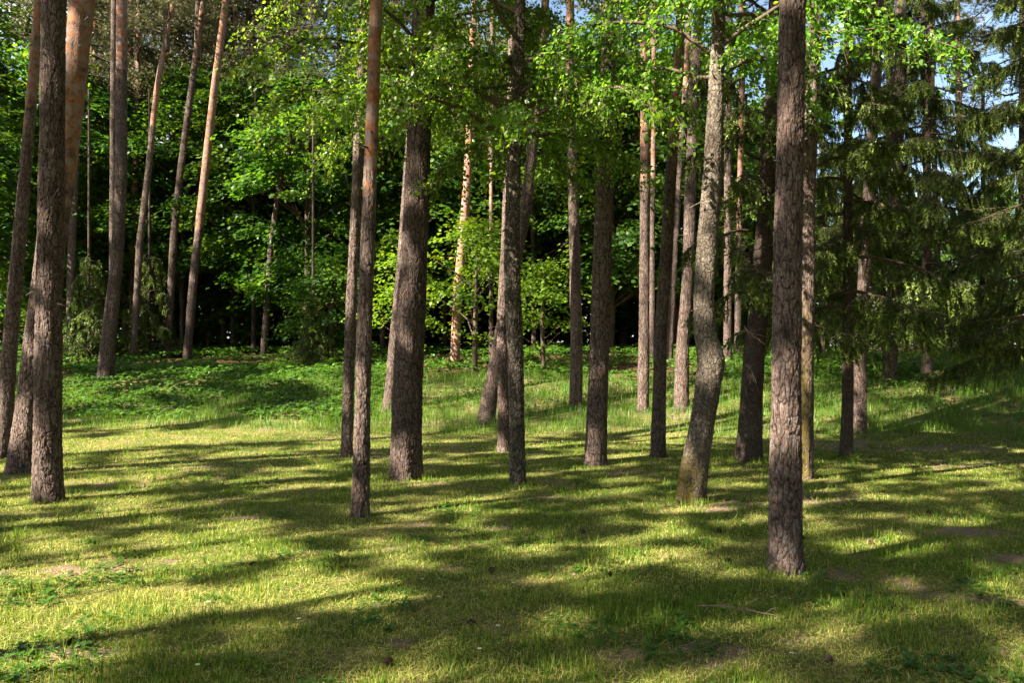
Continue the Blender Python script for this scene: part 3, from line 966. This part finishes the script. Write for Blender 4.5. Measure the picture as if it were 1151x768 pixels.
def spruce(px, py, Y, H, label, crown, cs=1., w=16, rz=0., up=0., name=ST, cat='tree', group=None):
    root, base, axis, Y = tree(name, label, SB, [(px, py, w), (px, 100, w * .6)], H, Y=Y, orange=40, crown=None, cat=cat, group=group)
    link('crown', SPR[crown], root, (0, 0, up), rz, (cs, cs, cs))


spruce(1042, 455, 21., 14, 'full spruce with long drooping boughs over the sunny grass at the right', 0, 1.0, 13, .6, .9)
spruce(1205, 480, 14.2, 11, 'spruce beyond the right edge whose bough tips hang into view', 0, .84, 14, 2.5, 1.25)
spruce(1000, 430, 24, 14, 'farther spruce filling the gap behind the thin dark one', 0, 1.0, 16, 4., 1.2)
spruce(1105, 440, 27, 8.5, 'farther spruce low behind the two thin far right stems', 0, .62, 7, 1.3, .2)
spruce(925, 430, 26, 9.5, 'farther spruce between the nearest trunk and the thin dark spruce', 0, .7, 7, 5.2, .4)
for px, Y, s, lab in ((352, 27, .8, 'small young spruce with bright tips left of the close thin pair'), (100, 29.5, 1.25, 'young spruce with yellowish sprays behind the stout bank pine'),
                      (168, 31, 1.3, 'young spruce in the dark between two leaning stems')):
    spruce(px, 400, Y, 3.2 * s, lab, 1, s, 4, px, 0, 'young_spruce', 'young spruce', 'young spruces under the wood')


def broadleaf(px, Y, hb, s, label, k, group, sx=1., name='maple_tree', w=7, cat='tree', crown=None, lean=0):
    """hb: height of the lowest leaves above ground"""
    top = hb + 8 * s
    b = at(px, 400, Y)
    zb = float(gz(b[0], Y))
    pyb = 384 - FPX * math.tan(math.atan2(zb - EYE, Y) - PITCH)
    root, base, axis, Y = tree(name, label, SB, [(px, pyb, w * 30 / Y), (px + lean, pyb - 150, w * 24 / Y)], hb + 4 * s, Y=Y, orange=40, crown=None, group=group, cat=cat)
    p = axis(min(hb, hb + 4 * s))
    link('crown', (crown or MAPLES)[k % len(crown or MAPLES)], root, p, random.random() * 6.28, (s * sx, s * sx, s))


GA, GBk, GC = 'leafy trees along the forest edge', 'leafy trees in the wood behind', 'leafy trees far back in the wood'
for px, Y, hb, s, lab in [(-30, 27, 2.2, 1.1, 'leafy maple at the far left edge beside the slim pine'),
                          (-8, 33, 6.5, 1.25, 'tall maple filling the top left corner behind the slim edge pine'),
                          (62, 29.5, 2.6, 1.15, 'bright-topped maple filling the gap left of the curving orange pine'),
                          (150, 33, 1.6, 1.1, 'maple behind the thin leaning pine'),
                          (205, 30.5, 3.2, 1.0, 'maple with low boughs around the foot of the orange slanting pine'),
                          (285, 30, 3.2, 1.0, 'broad maple left of the close thin pair, boughs in flat layers'),
                          (345, 28.5, 2.0, 1.0, 'maple with dark layered leaves just left of the close thin pair'),
                          (430, 29, 2.6, 1.1, 'maple showing between the close thin pair and the thickest trunk'),
                          (500, 31, 3.0, 1.2, 'sunlit maple right of the thickest trunk'),
                          (600, 30, 2.6, 1.2, 'maple behind the dark rough birch'),
                          (688, 29, 2.4, 1.15, 'maple between the dark straight pine and the pinkish pine'),
                          (760, 31, 2.4, 1.2, 'maple behind the thick grey pine on the bank'),
                          (850, 33, .8, 1.1, 'maple in the dark gap by the spruce trunk')]:
    broadleaf(px, Y + (4.2 if px < 320 else 2.6), hb, s * 1.08, lab, int(px) % 4, GA)
k = 0
for px, Y, hb, s in [(10, 36, 1.0, 1.3), (110, 38, .8, 1.25), (235, 37, .8, 1.25), (320, 36, .8, 1.3), (400, 36, .6, 1.4), (470, 38, .6, 1.5), (550, 36, .6, 1.5),
                     (640, 37, .6, 1.5), (730, 36, .5, 1.5), (800, 38, .5, 1.4)]:
    broadleaf(px, Y + 3, hb, s, 'leafy tree in the second row of the wood, seen between the edge trees', k, GBk)
    k += 1
for px, Y, hb, s in [(-30, 46, .1, 1.5), (50, 47, .1, 1.45), (140, 48, .1, 1.45), (215, 46, .1, 1.4), (290, 48, .1, 1.45), (370, 46, .1, 1.6), (450, 48, .1, 1.8), (530, 47, .1, 1.9), (610, 48, .1, 1.9),
                     (690, 47, .1, 1.9), (770, 48, .1, 1.8), (845, 50, .1, 1.3), (185, 54, .1, 1.3), (245, 56, .1, 1.3), (330, 55, .1, 1.3), (95, 55, .1, 1.3), (410, 55, .1, 1.4), (500, 56, .1, 1.4)]:
    broadleaf(px, Y, -1.5, s * 1.1, 'leafy tree at the dark back of the wood', k, GC)
    k += 1
broadleaf(1120, 44, .3, 1.0, 'leafy tree low against the cloud at the far right', 1, GBk)
broadleaf(1010, 52, .1, .8, 'low leafy tree far behind the spruce trunks at the right', 2, GBk)
for px, Y, s, lab in [(905, 46, 1.0, 'leafy tree far behind the mossy pine beside the nearest trunk'), (965, 49, .9, 'leafy tree far behind the thin dark spruce'), (1065, 50, .85, 'low leafy tree far behind the full drooping spruce'), (1130, 55, 1.0, 'leafy tree farthest away at the right, low over the bank'), (1015, 60, 1.2, 'leafy tree farthest away behind the spruces')]:
    broadleaf(px, Y, .1, s, lab, int(px), GBk)
broadleaf(1180, 40, .3, .9, 'leafy tree at the right edge beyond the bank', 3, GBk)
for px, Y, s, kk, lab in [(533, 25, 1.15, 0, 'bright yellow-green bush right of the thickest trunk'), (612, 24, .8, 0, 'small sunlit bush with bare twigs right of the dark birch'),
                          (452, 26, .9, 0, 'sunlit bush peeping out behind the thickest trunk'),
                          (370, 28, 1, 1, 'dark green bush by the small young spruce')]:
    b = at(px, 400, Y)
    root = tag(bpy.data.objects.new('leafy_bush', None), lab, 'bush', 'bushes at the forest edge')
    C.objects.link(root)
    root.location = (b[0], Y, float(gz(b[0], Y)))
    link('crown', BUSH[kk], root, (0, 0, .2), px, (s, s, s))

# ------------------------------------------------------------------ pines of the wood, plus unseen leafy trees added for shade and sky blocking
SHADE = [broad_crown(s_, 7, 3.4, nc, 180, .16, 'shade_leaf', 0, .3, .42) for s_, nc in ((51, 46), (52, 34))]


def off_view(kind, x, y, H, crown, hc, cs, lab, group, tr=.16):
    root = tag(bpy.data.objects.new(kind, None), lab, 'tree', group)
    C.objects.link(root)
    root.location = (x, y, float(gz(x, y)))
    lx = random.gauss(0, .3)
    me, axis = trunk_mesh('trunk', [(0, 0, 0, tr), (lx, 0, H * .6, tr * .65), (lx * 1.3, 0, H, .03)], M[PB], 16, .5, 6, vis_h=6)
    link('trunk', me, root)
    link('crown', crown, root, axis(H - hc * cs), random.random() * 6, (cs, cs, cs))


SUNK = 1 / math.tan(SUN_EL)
# unseen trees added to cast shade; each entry: the spot of lawn its crown shades, crown height, crown size
SU = SUN_DIR / np.linalg.norm(SUN_DIR)
for n_, (u, v, zc, cs) in enumerate([(-1.6, 2.3, 15, .56), (1.3, 2.9, 16, .6), (4.4, 2.8, 17, .6), (7.6, 3.2, 16, .62), (10.4, 3.2, 16, .62), (2.5, .4, 16, .6), (5.5, .2, 16, .6), (8.8, .8, 16, .6),
                                    (4.9, 4.5, 12, .38), (8.0, 5.0, 13, .4), (6.4, 3.6, 13, .4), (10.8, 5.0, 14, .4), (2.2, 4.5, 12, .24),
                                    (3.6, 6.3, 12, .34), (6.4, 6.6, 12, .38), (9.2, 7.4, 13, .4), (4.8, 8.3, 12, .42), (1.2, 8.4, 11, .34), (7.6, 9.2, 13, .42),
                                    (-.8, 10.2, 11, .36), (4, 10.6, 12, .44), (7.5, 11.4, 13, .44), (1.6, 12.9, 12, .46), (5.4, 13.4, 13, .46), (9.5, 13, 14, .44), (12.4, 9.6, 15, .4), (-1.8, 13.6, 12, .42), (2.6, 15.5, 13, .44),
                                    (3.8, 22.3, 15, 1.), (6, 31.5, 20, 1.15), (10, 27.8, 20, 1.1)]):
    p_ = -SU * u + np.array([SU[1], -SU[0]]) * v + SU * zc * SUNK
    off_view('unseen_shade_tree', p_[0], p_[1], zc + 3.5 * cs, SHADE[n_ % 2], 7, cs, 'unseen leafy tree added beyond the left edge to cast shade', 'unseen leafy trees added at the left to cast shade', .1 * cs ** .6)
for n_, (x, y) in enumerate([(-14.5, 1.5), (-16, 8.5), (-15, 15), (-19, 20), (-25, 18), (-24, 25), (-31, 24)]):
    off_view(PT, x, y, 19 + 4 * random.random(), PINE[n_ % 3], PINE_H[n_ % 3], 1.15, 'tall pine of the same wood, beyond the left edge of the view', 'pines beyond the left edge of the view')

k = 0  # unseen trees added to block open sky and darken the ambient light
for x, y, cs in [(15, -3, 1.5), (17, 4, 1.6), (21, 9, 1.5), (24, 16, 1.5), (13, -10, 1.6), (6, -13, 1.6), (-1, -15, 1.5), (10, -18, 1.8), (20, -9, 1.8), (26, 2, 1.8), (3, -22, 1.9), (-8, -22, 1.7), (30, 12, 1.8), (8, -6.5, 1.1), (30, 24, 1.3),
                 (2, -2.5, 1.35), (6, 0, 1.4), (9, 4, 1.4), (11.5, 7.5, 1.35), (-2.5, -3.8, 1.3),
                 (-34, 4, 1.2), (-36, 14, 1.2), (-30, -6, 1.1), (-40, 24, 1.3)]:
    off_view('unseen_shade_tree', x, y, 8.5 * cs + (11.5 if -3 < x < 12 and y > -5 else 5 if x > -25 else 1), MAPLES[k % 4], 8.5, cs, 'unseen leafy tree added behind or beside the camera to block sky light', 'unseen leafy trees added round the lawn to block sky light')
    k += 1

# ------------------------------------------------------------------ small things on the lawn
fl = MB()
for k in range(11):
    a = k / 11 * 6.283
    fl.leaves(LEAF6, LEAF6_F, [(0, 0, .035)], [(math.cos(a), math.sin(a), .15)], [(0, 0, 1)], .014, .006)
fl.tube([(0, 0, 0), (.002, 0, .02), (0, 0, .035)], [.0012, .0012, .001], 4, 2)
th = np.linspace(0, 6.283, 8, endpoint=False)
fl.add([(0, 0, .041)] + [(math.cos(t) * .005, math.sin(t) * .005, .037) for t in th], [(0, 1 + k, 1 + (k + 1) % 8) for k in range(8)], 1)
daisy_me = fl.mesh('daisy', [M['petal'], M['yolk'], M['tall_grass']])
for px, py in [(212, 618), (232, 613), (283, 615), (234, 687), (222, 761), (336, 706), (427, 691), (493, 681), (577, 664), (422, 690), (560, 715), (539, 742), (645, 655), (475, 660), (140, 482), (165, 478), (285, 468), (297, 461), (890, 747)]:
    Y = hit(px, py)
    p = at(px, py, Y)
    d = link('daisy', daisy_me, None, (p[0], Y, float(gz(p[0], Y)) + .012), random.random() * 6, (1.15,) * 3)
    tag(d, 'tiny white daisy in the grass of the lawn', 'daisy', 'daisies in the lawn')
pc = MB()
r2 = np.random.default_rng(5)
for ring in range(8):
    zc = ring / 7
    rr_ = .019 * math.sin(math.pi * (.12 + .8 * zc)) ** .7
    nsc = 8
    a = np.arange(nsc) / nsc * 6.283 + ring * .4
    P = np.stack([np.cos(a) * rr_ * .5, np.sin(a) * rr_ * .5, np.full(nsc, .055 * zc)], 1)
    pc.leaves(LEAF4, LEAF4_F, P, np.stack([np.cos(a), np.sin(a), np.full(nsc, .6)], 1), np.stack([-np.cos(a) * .5, -np.sin(a) * .5, np.ones(nsc)], 1), rr_ * 1.1, rr_)
th = np.linspace(0, 6.283, 10, endpoint=False)
prof = [(0, .004), (.01, .011), (.03, .012), (.05, .006), (.056, .001)]
pc.tube([(0, 0, z) for z, _ in prof], [r for _, r in prof], 10, 0)
cone_me = pc.mesh('pine_cone', [M['cone']])
for px, py in [(288, 636), (590, 588), (552, 645), (930, 748), (535, 704), (815, 633), (810, 601), (1060, 618), (765, 685), (80, 725), (430, 750), (690, 650), (905, 608), (980, 612), (1045, 580), (655, 600)]:
    Y = hit(px, py)
    p = at(px, py, Y)
    d = link('pine_cone', cone_me, None, (p[0], Y, float(gz(p[0], Y)) + .015), 0, (.95,) * 3)
    d.rotation_euler = (1.5 + random.gauss(0, .3), 0, random.random() * 6)
    tag(d, 'small dark pine cone lying in the grass', 'pine cone', 'pine cones on the lawn')
# a dry fallen branch in the foreground
Y = hit(828, 695)
p = at(828, 695, Y)
tw = MB()
main = np.array([(-.22, .1, .04), (-.1, .05, .055), (.02, .0, .05), (.16, -.06, .04), (.26, -.09, .03)])
tw.tube(main, [.005, .0045, .004, .003, .0015], 6, 0)
for s0, d in [(1, (.1, .12, .02)), (2, (.13, .08, .03)), (2, (.12, -.1, .0)), (3, (.1, .03, .03)), (1, (.08, -.08, .02))]:
    tw.tube([main[s0], main[s0] + np.array(d) * .5 + [0, 0, .01], main[s0] + np.array(d)], [.003, .0022, .001], 4, 0)
tag(link('fallen_twig', tw.mesh('fallen_twig', [M['dead_twig']]), None, (p[0], Y, float(gz(p[0], Y)))), 'dry forked twig lying on the grass left of the nearest trunk', 'twig')

# ------------------------------------------------------------------ sky, sun, camera
w = bpy.data.worlds.new('World')
scene.world = w
w.use_nodes = True
nt = w.node_tree
nt.nodes.clear()
out = nt.nodes.new('ShaderNodeOutputWorld')
sky = nt.nodes.new('ShaderNodeTexSky')
sky.sky_type = 'NISHITA'
sky.sun_disc = False
sky.sun_elevation = SUN_EL
sky.sun_rotation = math.atan2(SUN_DIR[0], SUN_DIR[1]) % (2 * math.pi)
bg = nt.nodes.new('ShaderNodeBackground')
bg.inputs[1].default_value = .05
nt.links.new(sky.outputs[0], bg.inputs[0])
cl = nt.nodes.new('ShaderNodeBackground')
cl.inputs[0].default_value = (1, .98, .97, 1)
cl.inputs[1].default_value = .3
tc = nt.nodes.new('ShaderNodeTexCoord')
mp = nt.nodes.new('ShaderNodeMapping')
mp.inputs['Scale'].default_value = (1, 1, 2.2)
mp.inputs['Location'].default_value = (.35, .1, .0)
nt.links.new(tc.outputs['Generated'], mp.inputs[0])
no = nt.nodes.new('ShaderNodeTexNoise')
no.inputs['Scale'].default_value = 3.2
no.inputs['Detail'].default_value = 7
no.inputs['Roughness'].default_value = .58
nt.links.new(mp.outputs[0], no.inputs[0])
mr = nt.nodes.new('ShaderNodeMapRange')
mr.inputs[1].default_value = .49
mr.inputs[2].default_value = .6
nt.links.new(no.outputs[0], mr.inputs[0])
mx = nt.nodes.new('ShaderNodeMixShader')
nt.links.new(mr.outputs[0], mx.inputs[0])
nt.links.new(bg.outputs[0], mx.inputs[1])
nt.links.new(cl.outputs[0], mx.inputs[2])
nt.links.new(mx.outputs[0], out.inputs[0])

sl = bpy.data.lights.new('sun', 'SUN')
sl.energy = 5
sl.angle = R(.5)
sl.color = (1, .89, .72)
so = bpy.data.objects.new('sun', sl)
C.objects.link(so)
to = np.append(SUN_DIR / np.linalg.norm(SUN_DIR) * math.cos(SUN_EL), math.sin(SUN_EL))
so.rotation_euler = Vector(to).to_track_quat('Z', 'Y').to_euler()

cam = bpy.data.cameras.new('camera')
cam.lens = 36 * FPX / 1151
cam.sensor_width = 36
cam.clip_end = 2000
co = bpy.data.objects.new('camera', cam)
C.objects.link(co)
co.location = (0, 0, EYE)
co.rotation_euler = (math.pi / 2 + PITCH, 0, 0)
scene.camera = co

vs = scene.view_settings
vs.view_transform = 'Standard'
vs.look = 'None'
vs.gamma = 1
vs.exposure = 2.65
cy = scene.cycles
cy.max_bounces = 7
cy.diffuse_bounces = 2
cy.glossy_bounces = 2
cy.transmission_bounces = 4
cy.sample_clamp_indirect = 4
